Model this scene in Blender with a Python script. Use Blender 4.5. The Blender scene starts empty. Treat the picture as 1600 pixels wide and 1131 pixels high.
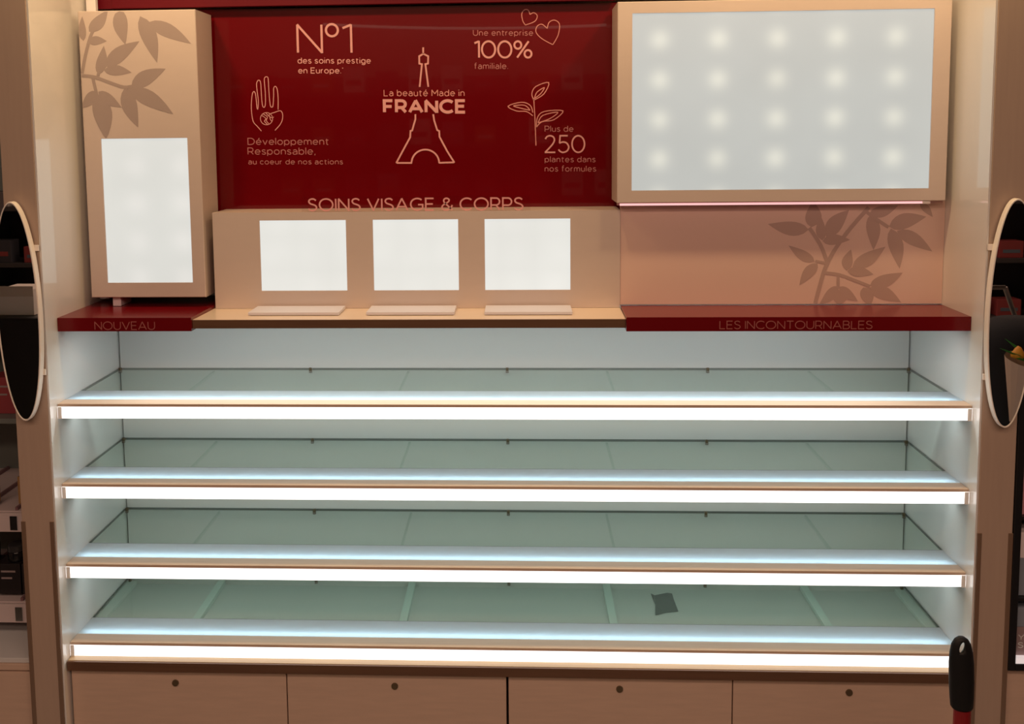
import bpy, bmesh, math, random
from mathutils import Vector, Matrix
random.seed(7)
SC = bpy.context.scene
COL = SC.collection
pi = math.pi

# ------------------------------------------------------------------ camera
PITCH, YAW, ROLL = .094543, -.04494, -.010789
CX, CY, FPX = 747.93, 351.31, 1500.0
CAMLOC = Vector((.03876, -2.01798, 1.69236))
_s, _c = math.sin, math.cos
FWD = Vector((_s(YAW)*_c(PITCH), _c(YAW)*_c(PITCH), -_s(PITCH)))
_r = Vector((_c(YAW), -_s(YAW), 0)); _u = _r.cross(FWD)
RIGHT = _c(ROLL)*_r + _s(ROLL)*_u
UP = -_s(ROLL)*_r + _c(ROLL)*_u
cam = bpy.data.cameras.new('camera')
camo = bpy.data.objects.new('camera', cam); COL.objects.link(camo)
cam.sensor_fit = 'HORIZONTAL'; cam.sensor_width = 36
cam.lens = FPX/1600*36
cam.shift_x = (800-CX)/1600; cam.shift_y = (CY-565.5)/1600
cam.clip_start = .02
m = Matrix((RIGHT, UP, -FWD)).transposed().to_4x4(); m.translation = CAMLOC
camo.matrix_world = m
SC.camera = camo

# ------------------------------------------------------------------ exposure, world, room lights
SC.view_settings.view_transform = 'Standard'
SC.view_settings.look = 'None'
SC.view_settings.exposure = 0
SC.view_settings.gamma = 1
SC.view_settings.use_curve_mapping = False
try:
    SC.cycles.use_denoising = True
    SC.cycles.max_bounces = 10
    SC.cycles.caustics_reflective = False
    SC.cycles.caustics_refractive = False
    SC.cycles.sample_clamp_indirect = 4
except Exception:
    pass
w = bpy.data.worlds.new('world'); SC.world = w; w.use_nodes = True
w.node_tree.nodes['Background'].inputs[0].default_value = (1, .72, .52, 1)
w.node_tree.nodes['Background'].inputs[1].default_value = .05

def area(name, loc, sx, sy, power, color, rot=(0, 0, 0), spread=pi):
    l = bpy.data.lights.new(name, 'AREA'); l.shape = 'RECTANGLE'; l.size = sx; l.size_y = sy
    l.energy = power; l.color = color; l.spread = spread
    o = bpy.data.objects.new(name, l); o.location = loc; o.rotation_euler = rot; COL.objects.link(o)
    return o
WARM = (1, .67, .49)
AMBIENT_W = 57; CANOPY_W = 1.75; SHELF_W = .95; COUNTER_W = 2.9
# ceiling lighting of the shop aisle, in front of the display
area('ceiling_light_near', (0, -2.3, 2.90), 4.2, .5, AMBIENT_W*.80, WARM)
area('ceiling_light_far', (0, -3.5, 2.90), 4.2, .5, AMBIENT_W*.72, WARM)

# ------------------------------------------------------------------ helpers
def P(x, y, Y):
    """picture direction (1600x1131) met with the real plane Y = const, in metres"""
    d = FWD*FPX + RIGHT*(x-CX) - UP*(y-CY)
    return CAMLOC + d*((Y-CAMLOC.y)/d.y)

MATS = {}
def mat(name, col, rough=.5, metal=0, coat=0, coat_rough=.03, spec=.5, emit=None, es=0, grain=0, gscale=(1, 1, 1), bump=0, trans=0):
    if name in MATS: return MATS[name]
    m = bpy.data.materials.new(name); m.use_nodes = True; nt = m.node_tree
    b = nt.nodes['Principled BSDF']
    b.inputs['Base Color'].default_value = (*col, 1)
    b.inputs['Roughness'].default_value = rough
    b.inputs['Metallic'].default_value = metal
    b.inputs['Coat Weight'].default_value = coat
    b.inputs['Coat Roughness'].default_value = coat_rough
    b.inputs['Specular IOR Level'].default_value = spec
    if emit:
        b.inputs['Emission Color'].default_value = (*emit, 1); b.inputs['Emission Strength'].default_value = es
    if grain or bump:
        tc = nt.nodes.new('ShaderNodeTexCoord'); mp = nt.nodes.new('ShaderNodeMapping')
        mp.inputs['Scale'].default_value = gscale
        n = nt.nodes.new('ShaderNodeTexNoise'); n.inputs['Scale'].default_value = 14; n.inputs['Detail'].default_value = 6
        nt.links.new(tc.outputs['Object'], mp.inputs[0]); nt.links.new(mp.outputs[0], n.inputs['Vector'])
        if grain:
            r = nt.nodes.new('ShaderNodeValToRGB')
            r.color_ramp.elements[0].position = .3; r.color_ramp.elements[1].position = .7
            r.color_ramp.elements[0].color = (*[c*(1-grain) for c in col], 1)
            r.color_ramp.elements[1].color = (*[min(1, c*(1+grain)) for c in col], 1)
            nt.links.new(n.outputs[0], r.inputs[0]); nt.links.new(r.outputs[0], b.inputs['Base Color'])
        if bump:
            bp = nt.nodes.new('ShaderNodeBump'); bp.inputs['Strength'].default_value = bump; bp.inputs['Distance'].default_value = .001
            nt.links.new(n.outputs[0], bp.inputs['Height']); nt.links.new(bp.outputs[0], b.inputs['Normal'])
    MATS[name] = m; return m

def glass_mat(name, tint, rough=.01, ior=1.5, gl=(1, 1, 1)):
    m = bpy.data.materials.new(name); m.use_nodes = True; nt = m.node_tree
    nt.nodes.remove(nt.nodes['Principled BSDF']); out = nt.nodes['Material Output']
    t = nt.nodes.new('ShaderNodeBsdfTransparent'); t.inputs[0].default_value = (*tint, 1)
    g = nt.nodes.new('ShaderNodeBsdfGlossy'); g.inputs['Roughness'].default_value = rough; g.inputs[0].default_value = (*gl, 1)
    f = nt.nodes.new('ShaderNodeFresnel'); f.inputs[0].default_value = ior
    mx = nt.nodes.new('ShaderNodeMixShader')
    ge = nt.nodes.new('ShaderNodeNewGeometry'); iv = nt.nodes.new('ShaderNodeMath'); iv.operation = 'SUBTRACT'; iv.inputs[0].default_value = 1
    nt.links.new(ge.outputs['Backfacing'], iv.inputs[1])
    mu = nt.nodes.new('ShaderNodeMath'); mu.operation = 'MULTIPLY'; nt.links.new(f.outputs[0], mu.inputs[0]); nt.links.new(iv.outputs[0], mu.inputs[1])
    nt.links.new(mu.outputs[0], mx.inputs[0]); nt.links.new(t.outputs[0], mx.inputs[1]); nt.links.new(g.outputs[0], mx.inputs[2])
    nt.links.new(mx.outputs[0], out.inputs[0]); MATS[name] = m; return m

def frosted_mat(name, col):
    m = bpy.data.materials.new(name); m.use_nodes = True; nt = m.node_tree
    nt.nodes.remove(nt.nodes['Principled BSDF']); out = nt.nodes['Material Output']
    t = nt.nodes.new('ShaderNodeBsdfTranslucent'); t.inputs[0].default_value = (*col, 1)
    d = nt.nodes.new('ShaderNodeBsdfDiffuse'); d.inputs[0].default_value = (*col, 1)
    g = nt.nodes.new('ShaderNodeBsdfGlossy'); g.inputs['Roughness'].default_value = .2
    mx = nt.nodes.new('ShaderNodeMixShader'); mx.inputs[0].default_value = .25
    m2 = nt.nodes.new('ShaderNodeMixShader'); m2.inputs[0].default_value = .06
    nt.links.new(t.outputs[0], mx.inputs[1]); nt.links.new(d.outputs[0], mx.inputs[2])
    nt.links.new(mx.outputs[0], m2.inputs[1]); nt.links.new(g.outputs[0], m2.inputs[2])
    nt.links.new(m2.outputs[0], out.inputs[0]); MATS[name] = m; return m

def led_panel_mat(name, base, dot, sx, sz, x0, z0, sig, amp, emis=1.0):
    """backlit diffuser: light of a grid of LEDs showing through (object coordinates, metres)"""
    m = bpy.data.materials.new(name); m.use_nodes = True; nt = m.node_tree; N = nt.nodes; L = nt.links
    b = N['Principled BSDF']; b.inputs['Base Color'].default_value = (.12, .12, .12, 1); b.inputs['Roughness'].default_value = .35
    tc = N.new('ShaderNodeTexCoord'); sp = N.new('ShaderNodeSeparateXYZ'); L.new(tc.outputs['Object'], sp.inputs[0])
    def mth(op, a, c=None, d=None):
        n = N.new('ShaderNodeMath'); n.operation = op
        for i, v in enumerate((a, c, d)):
            if v is None: continue
            if isinstance(v, (int, float)): n.inputs[i].default_value = v
            else: L.new(v, n.inputs[i])
        return n.outputs[0]
    def cell(o, s, off):
        u = mth('DIVIDE', mth('SUBTRACT', o, off), s)
        return mth('MULTIPLY', mth('SUBTRACT', u, mth('ROUND', u)), s)
    dx = cell(sp.outputs[0], sx, x0); dz = cell(sp.outputs[2], sz, z0)
    r2 = mth('ADD', mth('MULTIPLY', dx, dx), mth('MULTIPLY', dz, dz))
    g = mth('EXPONENT', mth('MULTIPLY', r2, -1/(sig*sig)))
    no = N.new('ShaderNodeTexNoise'); no.inputs['Scale'].default_value = 5; L.new(tc.outputs['Object'], no.inputs['Vector'])
    ns = mth('MULTIPLY', mth('SUBTRACT', no.outputs[0], .5), .16)
    fac = mth('MULTIPLY', g, mth('ADD', .8, mth('MULTIPLY', ns, 2)))
    mx = N.new('ShaderNodeMixRGB'); mx.inputs[1].default_value = (*base, 1); mx.inputs[2].default_value = (*dot, 1); L.new(fac, mx.inputs[0])
    L.new(mx.outputs[0], b.inputs['Emission Color']); L.new(mth('MULTIPLY', mth('ADD', 1.0, ns), emis), b.inputs['Emission Strength'])
    MATS[name] = m; return m

W = {}
def meta(o, label=None, cat=None, group=None, kind=None):
    if label: o['label'] = label
    if cat: o['category'] = cat
    if group: o['group'] = group
    if kind: o['kind'] = kind
    return o
def thing(name, loc, label, cat, group=None):
    o = bpy.data.objects.new(name, None); o.empty_display_size = .05; COL.objects.link(o)
    o.location = loc; W[o.name] = Vector(loc); return meta(o, label, cat, group)
def link(name, me, mats, parent=None, loc=None):
    for mm in (mats if isinstance(mats, (list, tuple)) else [mats]): me.materials.append(mm)
    o = bpy.data.objects.new(name, me); COL.objects.link(o)
    base = W[parent.name] if parent else Vector((0, 0, 0))
    loc = Vector(loc) if loc is not None else base
    if parent: o.parent = parent
    o.location = loc-base; W[o.name] = loc.copy()
    me.transform(Matrix.Translation(-loc)); me.update()
    return o
def obj(name, bm, mats, parent=None, loc=None, smooth=False, label=None):
    """bm is in world metres; the object's origin goes to loc (default: parent's)"""
    bmesh.ops.recalc_face_normals(bm, faces=bm.faces[:])
    if smooth:
        for f in bm.faces: f.smooth = True
    me = bpy.data.meshes.new(name); bm.to_mesh(me); bm.free()
    o = link(name, me, mats, parent, loc)
    if label: o['label'] = label
    return o
def box(bm, x0, x1, y0, y1, z0, z1, bev=0, seg=2):
    r = bmesh.ops.create_cube(bm, size=1)
    vs = r['verts']
    for v in vs:
        v.co = Vector(((x0+x1)/2+v.co.x*(x1-x0), (y0+y1)/2+v.co.y*(y1-y0), (z0+z1)/2+v.co.z*(z1-z0)))
    if bev:
        es = list({e for v in vs for e in v.link_edges})
        bmesh.ops.bevel(bm, geom=es, offset=bev, segments=seg, affect='EDGES', profile=.6)
    return bm
def B(*a, **k):
    return box(bmesh.new(), *a, **k)
def frame_bm(x0, x1, z0, z1, hx0, hx1, hz0, hz1, yf, yb, bev=.0015):
    """a box (yf front, yb back) whose front has a rectangular opening 6 mm deep"""
    bm = bmesh.new()
    def ring(x0, x1, z0, z1, y): return [bm.verts.new((x, y, z)) for x, z in ((x0, z0), (x1, z0), (x1, z1), (x0, z1))]
    def strip(a, b):
        for i in range(4): bm.faces.new((a[i], a[(i+1) % 4], b[(i+1) % 4], b[i]))
    O = ring(x0, x1, z0, z1, yb); F0 = ring(x0, x1, z0, z1, yf+bev); F = ring(x0+bev, x1-bev, z0+bev, z1-bev, yf)
    H = ring(hx0, hx1, hz0, hz1, yf); D = ring(hx0, hx1, hz0, hz1, yf+.006)
    strip(O, F0); strip(F0, F); strip(F, H); strip(H, D); bm.faces.new(D); bm.faces.new(O)
    return bm
def cyl(bm, p0, p1, r0, r1=None, n=20, cap=True):
    p0 = Vector(p0); p1 = Vector(p1); r1 = r0 if r1 is None else r1
    d = (p1-p0).normalized(); a = d.orthogonal().normalized(); b = d.cross(a)
    A = [bm.verts.new(p0+(a*_c(t)+b*_s(t))*r0) for t in [2*pi*i/n for i in range(n)]]
    C = [bm.verts.new(p1+(a*_c(t)+b*_s(t))*r1) for t in [2*pi*i/n for i in range(n)]]
    for i in range(n): bm.faces.new((A[i], A[(i+1) % n], C[(i+1) % n], C[i]))
    if cap: bm.faces.new(A); bm.faces.new(C)
    return bm

def lathe(bm, prof, cx=0, cy=0, n=20):
    """profile [(r, z)] turned about the vertical axis at cx, cy"""
    rings = [[bm.verts.new((cx+r*_c(2*pi*i/n), cy+r*_s(2*pi*i/n), z)) for i in range(n)] for r, z in prof]
    for a, b in zip(rings, rings[1:]):
        for i in range(n): bm.faces.new((a[i], a[(i+1) % n], b[(i+1) % n], b[i]))
    bm.faces.new(rings[0]); bm.faces.new(rings[-1]); return bm

# flat printed strokes: a ribbon of width w along a polyline in the XZ plane
def ribbon(bm, pts, w, y, closed=False, th=.0005):
    p = [Vector((a, b)) for a, b in pts]
    q = [p[0]]
    for v in p[1:]:
        if (v-q[-1]).length > 1e-6: q.append(v)
    if closed and (q[0]-q[-1]).length < 1e-6: q.pop()
    n = len(q)
    if n < 2: return
    if not closed:
        for i in range(1, n-1):          # a very sharp turn is drawn as two strokes
            a = (q[i]-q[i-1]).normalized(); b = (q[i+1]-q[i]).normalized()
            if a.dot(b) < -.25:
                ribbon(bm, [tuple(v) for v in q[:i+1]], w, y, False, th)
                ribbon(bm, [tuple(q[i]-b*w*.22)]+[tuple(v) for v in q[i+1:]], w, y-.00001, False, th)
                return
    Lf, Rt = [], []
    for i in range(n):
        a = q[i]-q[i-1] if (i > 0 or closed) else q[i+1]-q[i]
        b = q[(i+1) % n]-q[i] if (i < n-1 or closed) else a
        a = a.normalized(); b = b.normalized()
        na = Vector((-a.y, a.x)); nb = Vector((-b.y, b.x)); nn = na+nb
        if nn.length < .35: nn = na; k = 1
        else: nn.normalize(); k = min(1/max(nn.dot(na), .3), 2.2)
        Lf.append(q[i]+nn*(w/2*k)); Rt.append(q[i]-nn*(w/2*k))
    V = lambda v, yy: bm.verts.new((v.x, yy, v.y))
    lf = [V(v, y-th) for v in Lf]; rf = [V(v, y-th) for v in Rt]
    lb = [V(v, y) for v in Lf]; rb = [V(v, y) for v in Rt]
    for i in range(n if closed else n-1):
        j = (i+1) % n
        bm.faces.new((lf[i], lf[j], rf[j], rf[i]))
        bm.faces.new((lb[i], lb[j], lf[j], lf[i])); bm.faces.new((rf[i], rf[j], rb[j], rb[i]))
def arc(cx, cy, rx, ry, a0, a1, n=14):
    return [(cx+rx*_c(math.radians(a0+(a1-a0)*i/n)), cy+ry*_s(math.radians(a0+(a1-a0)*i/n))) for i in range(n+1)]
def smooth_pts(pts, closed=False, k=5):
    n = len(pts); out = []
    g = (lambda i: pts[i % n]) if closed else (lambda i: pts[max(0, min(n-1, i))])
    for i in range(n if closed else n-1):
        a, b, c, d = g(i-1), g(i), g(i+1), g(i+2)
        for j in range(k):
            t = j/k
            out.append(tuple(.5*((2*b[m])+(-a[m]+c[m])*t+(2*a[m]-5*b[m]+4*c[m]-d[m])*t*t+(-a[m]+3*b[m]-3*c[m]+d[m])*t**3) for m in (0, 1)))
    if not closed: out.append(pts[-1])
    return out
X = .70
def bowl(cx, flip=False): return arc(cx, X/2, .29, X/2, 0, 360, 22)
SS = smooth_pts([(.56, .86), (.44, .97), (.28, 1), (.1, .93), (.04, .76), (.14, .6), (.32, .52), (.5, .43), (.6, .27), (.52, .09), (.32, 0), (.13, .05), (0, .16)])
G = {
 'N': (.74, [[(0, 0), (0, 1), (.74, 0), (.74, 1)]]), 'O': (.98, [arc(.49, .5, .49, .5, 0, 360, 30)]),
 'U': (.72, [[(0, 1), (0, .38)]+arc(.36, .36, .36, .36, 180, 360)[1:]+[(.72, 1)]]), 'V': (.82, [[(0, 1), (.41, 0), (.82, 1)]]),
 'E': (.58, [[(.58, 0), (0, 0), (0, 1), (.58, 1)], [(0, .52), (.52, .52)]]), 'A': (.86, [[(0, 0), (.43, 1), (.86, 0)], [(.14, .3), (.72, .3)]]),
 'L': (.54, [[(0, 1), (0, 0), (.54, 0)]]), 'S': (.6, [SS]), 'I': (.0, [[(0, 0), (0, 1)]]),
 'C': (.82, [arc(.48, .5, .48, .5, 45, 315, 24)]), 'T': (.7, [[(0, 1), (.7, 1)], [(.35, 1), (.35, 0)]]),
 'R': (.64, [[(0, 0), (0, 1), (.36, 1)], arc(.36, .7, .26, .3, 90, -90)+[(0, .4)], [(.36, .4), (.64, 0)]]),
 'P': (.62, [[(0, 0), (0, 1), (.36, 1)], arc(.36, .69, .27, .31, 90, -90)+[(0, .38)]]),
 'B': (.64, [[(0, 0), (0, 1), (.36, 1)], arc(.36, .76, .23, .24, 90, -90)+[(0, .52)], [(.34, .52)]+arc(.38, .26, .26, .26, 90, -90)+[(0, 0), (0, .5)]]),
 'G': (.88, [arc(.48, .5, .48, .5, 48, 322, 24)+[(.87, .2), (.87, .47), (.54, .47)]]),
 'D': (.8, [[(.32, 0), (0, 0), (0, 1), (.32, 1)], arc(.32, .5, .48, .5, 90, -90, 18)]),
 'F': (.56, [[(0, 0), (0, 1), (.56, 1)], [(0, .5), (.5, .5)]]), 'M': (.84, [[(0, 0), (0, 1), (.42, .36), (.84, 1), (.84, 0)]]),
 '&': (.8, [smooth_pts([(.78, 0), (.62, .18), (.3, .55), (.17, .75), (.22, .94), (.38, 1), (.54, .92), (.54, .76), (.4, .62), (.16, .46), (.04, .26), (.12, .06), (.34, 0), (.56, .08), (.72, .26), (.78, .42)])]),
 '1': (.26, [[(0, .88), (.26, 1), (.26, 0)]]), '0': (.76, [arc(.38, .5, .38, .5, 0, 360, 26)]),
 '2': (.62, [smooth_pts([(.02, .8), (.12, .94), (.3, 1), (.5, .93), (.57, .74), (.48, .52), (.28, .28), (0, 0)])+[(.62, 0)]]),
 '5': (.62, [[(.56, 1), (.1, 1), (.06, .56)]+smooth_pts([(.06, .56), (.28, .62), (.5, .55), (.62, .32), (.52, .09), (.28, 0), (.1, .06), (0, .17)])]),
 '%': (.98, [arc(.2, .77, .2, .23, 0, 360, 18), arc(.78, .23, .2, .23, 0, 360, 18), [(.82, 1), (.16, 0)]]),
 '°': (.42, [arc(.21, .79, .21, .21, 0, 360, 20)]),
 'a': (.5, [smooth_pts([(.04, .6), (.2, X), (.36, X-.02), (.49, .52)])+[(.5, .4), (.5, 0)], smooth_pts([(.5, .4), (.26, .41), (.06, .34), (0, .2), (.08, .04), (.24, 0), (.4, .06), (.5, .18)])]),
 'b': (.58, [[(0, 0), (0, 1.04)], bowl(.29)]), 'c': (.5, [arc(.29, X/2, .29, X/2, 45, 315, 18)]),
 'd': (.58, [[(.58, 0), (.58, 1.04)], bowl(.29)]), 'e': (.58, [[(0, .36), (.58, .36)]+arc(.29, X/2, .29, X/2, 2, 318, 20)]),
 'é': (.58, [[(0, .36), (.58, .36)]+arc(.29, X/2, .29, X/2, 2, 318, 20), [(.26, .84), (.4, 1.02)]]),
 'f': (.32, [[(.12, 0), (.12, .84)]+arc(.26, .86, .14, .18, 180, 90)+[(.34, 1.04)], [(0, X), (.32, X)]]),
 'g': (.58, [[(.58, X), (.58, 0)]+arc(.3, -.02, .28, .24, 0, -150), bowl(.29)]),
 'i': (0, [[(0, 0), (0, X)], [(0, .93), (0, 1.02)]]), 'l': (0, [[(0, 0), (0, 1.04)]]),
 'm': (.86, [[(0, 0), (0, X)], [(0, .4)]+arc(.21, .46, .21, .24, 180, 0)+[(.42, 0)], [(.43, .4)]+arc(.645, .46, .21, .24, 180, 0)+[(.86, 0)]]),
 'n': (.5, [[(0, 0), (0, X)], [(0, .38)]+arc(.25, .44, .25, .26, 180, 0)+[(.5, 0)]]), 'o': (.6, [arc(.3, X/2, .3, X/2, 0, 360, 22)]),
 'p': (.58, [[(0, -.24), (0, X)], bowl(.29)]), 'r': (.28, [[(0, 0), (0, X)], [(0, .38)]+arc(.27, .42, .27, .27, 180, 92)]),
 's': (.42, [[(a*.7, b*X) for a, b in SS]]), 't': (.34, [[(.12, .9), (.12, .18)]+arc(.27, .17, .15, .17, 180, 280), [(0, X), (.34, X)]]),
 'u': (.5, [[(.5, 0), (.5, X)], [(0, X), (0, .28)]+arc(.25, .26, .25, .26, 180, 360)]), 'v': (.54, [[(0, X), (.27, 0), (.54, X)]]),
 '.': (0, [[(0, 0), (0, .09)]]), ',': (.04, [[(.05, .08), (0, -.14)]]), '*': (.14, [[(0, .95), (.14, .95)], [(.07, .88), (.07, 1.02)]]), ' ': (.22, []),
 'X': (.74, [[(0, 0), (.74, 1)], [(0, 1), (.74, 0)]]),
 'Y': (.8, [[(0, 1), (.4, .45), (.8, 1)], [(.4, .45), (.4, 0)]]), 'H': (.7, [[(0, 0), (0, 1)], [(.7, 0), (.7, 1)], [(0, .52), (.7, .52)]]),
}
def write(bm, s, pa, pb, capmm, weight, y, gap=.2, th=.0005):
    """s written from point pa to point pb (baseline ends, XZ metres), cap height and stroke in metres"""
    adv = 0; place = []
    for ch in s:
        wd, st = G[ch]; place.append((adv, st)); adv += wd+gap*(1 if ch != ' ' else .6)
    adv -= gap
    ax = (Vector(pb)-Vector(pa))/adv
    k = 0
    for off, st in place:
        for poly in st:
            k += 1
            pts = [(pa[0]+ax.x*(off+u), pa[1]+ax.y*(off+u)+capmm*v) for u, v in poly]
            closed = len(poly) > 12 and abs(poly[0][0]-poly[-1][0]) < 1e-3 and abs(poly[0][1]-poly[-1][1]) < 1e-3
            ribbon(bm, pts, weight, y-.00003*(k % 3), closed, th)
def lettering(parent, s, x0, x1, ybase, cap_px, wt_px, Y, material, gap=.2, name='lettering', yb2=None, th=.0005):
    a = P(x0, ybase, Y); b = P(x1, yb2 if yb2 is not None else ybase, Y); t = P(x0, ybase-cap_px, Y)
    w = (P(x0+wt_px, ybase, Y)-a).length
    bm = bmesh.new(); write(bm, s, (a.x+w/2, a.z+w/2), (b.x-w/2, b.z+w/2), (t.z-a.z)-w, w, Y, gap, th)
    return obj(name, bm, material, parent, label='"%s" in printed lettering' % s)

# ------------------------------------------------------------------ materials
cream = mat('cream_laminate', (.61, .51, .47), .38, grain=.012, gscale=(1, 1, 4), coat=.35, coat_rough=.06)
white = mat('white_laminate', (.78, .76, .74), .35, coat=1, coat_rough=.008)
inner = mat('inner_white', (.66, .65, .63), .4)
taupe = mat('taupe_laminate', (.47, .35, .275), .45, grain=.025, gscale=(8, 8, .6))
wood = mat('oak_edge', (.50, .39, .25), .4, grain=.08, gscale=(.5, 6, 6))
darkwood = mat('brown_edge', (.13, .065, .036), .4, grain=.1, gscale=(.5, 8, 8))
lipmat = mat('pale_wood_lip', (.62, .47, .36), .4, grain=.05, gscale=(.5, 8, 8))
door_m = mat('door_laminate', (.62, .45, .35), .45, grain=.04, gscale=(1, 4, 8))
kick = mat('kick_plate', (.09, .06, .05), .5)
redgl = mat('red_back_painted_glass', (.125, .0015, .004), .12, coat=.32, coat_rough=.015, spec=.2)
redtop = mat('red_acrylic', (.15, .003, .006), .25, coat=.15, coat_rough=.06, spec=.25)
redhead = mat('red_header', (.115, .001, .008), .5, coat=.0, spec=.2)
pink = mat('pink_print', (.72, .345, .345), .6)
pinkdim = mat('reflection_dimmed_print', (.44, .15, .155), .6)  # contrast lost to reflections in the glass is put into this dimmer pink
rose = mat('rose_print', (.36, .10, .085), .6)
leafp = mat('leaf_print', (.36, .285, .27), .45, coat=.3, coat_rough=.08)
leafp2 = mat('leaf_print_red_bounce', (.50, .345, .30), .45, coat=.3, coat_rough=.08)  # red bounce put into the print colour, to go with its board
glass = glass_mat('shelf_glass', (.85, .90, .87))
clear = glass_mat('clear_acrylic', (.96, .95, .95), ior=1.15)
clear_arm = glass_mat('acrylic_arm', (.95, .985, .97), ior=1.5)
edge = mat('glass_edge', (.045, .065, .05), .2)
frost = frosted_mat('frosted_acrylic', (.86, .88, .88))
brass = mat('antique_brass', (.16, .12, .07), .35, metal=.6)
steel = mat('steel', (.5, .48, .45), .3, metal=1)
black = mat('black_rubber', (.008, .008, .009), .5, spec=.25)
redshaft = mat('red_plastic_shaft', (.22, .006, .010), .35)
mirror_m = mat('mirror_glass', (.85, .85, .85), .01, metal=1)
rimw = mat('white_rim', (.92, .85, .78), .35)
guard = mat('clear_brown_guard', (.20, .13, .09), .2, coat=.6)
LEDW = mat('led_fascia', (.9, .9, .9), .4, emit=(1, .975, .97), es=1.5)
LEDB = mat('led_strip_cool', (.9, .9, .9), .4, emit=(.52, .80, 1), es=12)

# ------------------------------------------------------------------ room
def struct(name, bm, m, **k):
    o = obj(name, bm, m, **k); o['kind'] = 'structure'; return o
floor_m = mat('floor_tiles', (.20, .17, .15), .3, grain=.08)
wall_m = mat('shop_wall', (.35, .27, .22), .8, grain=.03)
ceil_m = mat('ceiling_paint', (.25, .20, .18), .9, grain=.02)
bay_grey = mat('bay_grey', (.16, .175, .165), .5)
struct('floor', B(-3.7, 3.7, -4.3, .6, -.05, 0), floor_m)
struct('ceiling', B(-3.7, 3.7, -4.3, .6, 2.95, 3.0), ceil_m)
struct('wall_rear', B(-3.7, 3.7, .5, .6, 0, 2.95), wall_m)
struct('wall_opposite', B(-3.7, 3.7, -4.3, -4.2, 0, 2.95), wall_m)
struct('wall_left', B(-3.7, -3.6, -4.2, .5, 0, 2.95), wall_m)
struct('wall_right', B(3.6, 3.7, -4.2, .5, 0, 2.95), wall_m)

# ------------------------------------------------------------------ the display carcass: side panels, pilasters, backs
cz0, cz1 = .505, 1.262
for s, side in ((-1, 'left'), (1, 'right')):
    t = thing('display_end_wall', (s*1.002, .2, .0), 'glossy cream-white end wall closing the display alcove on the %s' % side, 'panel')
    a, b = sorted((s*1.0, s*1.004))
    obj('panel_board', B(a, b, .0015, .44, .0, 2.34), white, t)
    p = thing('pilaster', (s*1.0405, .1, 0), 'tall taupe pilaster framing the display on the %s, with an oval mirror on its face' % side, 'pilaster')
    a, b = sorted((s*1.0045, s*1.077))
    obj('post', B(a, b, 0, .45, 0, 2.34, bev=.0012), taupe, p)
    for q in (1.0045, 1.077):   # brown corner guards on the lower part
        bm = bmesh.new(); gx = s*q; inn = s*(q+.0085 if q < 1.05 else q-.0085); sgn = -1 if q < 1.05 else 1
        x0, x1 = sorted((gx+s*sgn*.001, inn)); box(bm, x0, x1, -.0022, -.0001, .02, .845 if s < 0 else .835, bev=.0006)
        obj('corner_guard', bm, guard, p)
struct('trim_1', B(-.9966, .9966, .3685, .3785, cz0-.02, 1.262), inner)           # back of the shelf compartments
struct('trim_2', B(-.9995, .9995, .36, .3684, .500, .522), inner)                 # rear upstand of the base
# upper back boards
bk = thing('upper_back_panel', (.63, .21, 1.294), 'cream back board with grey leaf branch print, above the right red shelf', 'panel')
obj('back_board', B(.2665, .9995, .2, .212, 1.2935, 1.5322), mat('cream_red_bounce', (.76, .545, .47), .38, coat=.35, coat_rough=.06), bk)  # cream made lighter and redder: bounce from the red shelf painted in

# canopy with warm downlights above the frame
cn = thing('canopy', (0, .2, 2.34), 'dark canopy board over the top of the display', 'canopy')
obj('canopy_board', B(-1.08, 1.08, -.14, .45, 2.34, 2.37), mat('canopy_brown', (.3, .2, .15), .6), cn)
hd = thing('header_fascia', (0, .3, 2.0), 'dark red header strip above the red slogan panel', 'header')
obj('header_board', B(-.94, .262, .285, .30, 2.001, 2.06, bev=.001), redhead, hd)
obj('header_side', B(-.9995, -.9402, .288, .30, 2.001, 2.0615), redhead, hd)
obj('header_upper', B(-.9995, .9995, .292, .30, 2.062, 2.34), redhead, hd)
wp = thing('white_post', (-.965, .27, 1.6), 'narrow white upright rising behind the left tall lightbox', 'post')
pa = P(134, 2, .262).x; pb = P(149, 2, .262).x
obj('upright', B(pa, pb, .262, .275, 1.3, 2.34, bev=.001), mat('white_paint', (.85, .82, .85), .4), wp)

def spot(x, y, z, power, ang, color, target):
    l = bpy.data.lights.new('canopy_downlight', 'SPOT'); l.energy = power; l.spot_size = math.radians(ang); l.spot_blend = .9
    l.color = color; l.shadow_soft_size = .03
    o = bpy.data.objects.new('canopy_downlight', l); o.location = (x, y, z)
    o.rotation_euler = (Vector(target)-Vector((x, y, z))).to_track_quat('-Z', 'Y').to_euler(); COL.objects.link(o)
for i, x in enumerate((-.83, -.48, .05, .5, .90)):
    d = thing('downlight', (x, -.05, 2.325), ('recessed round downlight under the canopy, %s' % ('above the left tall lightbox', 'above the left part of the red panel', 'above the right part of the red panel', 'above the middle of the large lightbox', 'above the right end of the large lightbox')[i]), 'downlight', 'canopy downlights')
    bm = bmesh.new(); cyl(bm, (x, -.05, 2.325), (x, -.05, 2.3395), .03, .033); obj('lamp_ring', bm, steel, d)
    spot(x, -.05, 2.315, CANOPY_W*6, 150, (1, .68, .34), (x, .14, 1.3))

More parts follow.
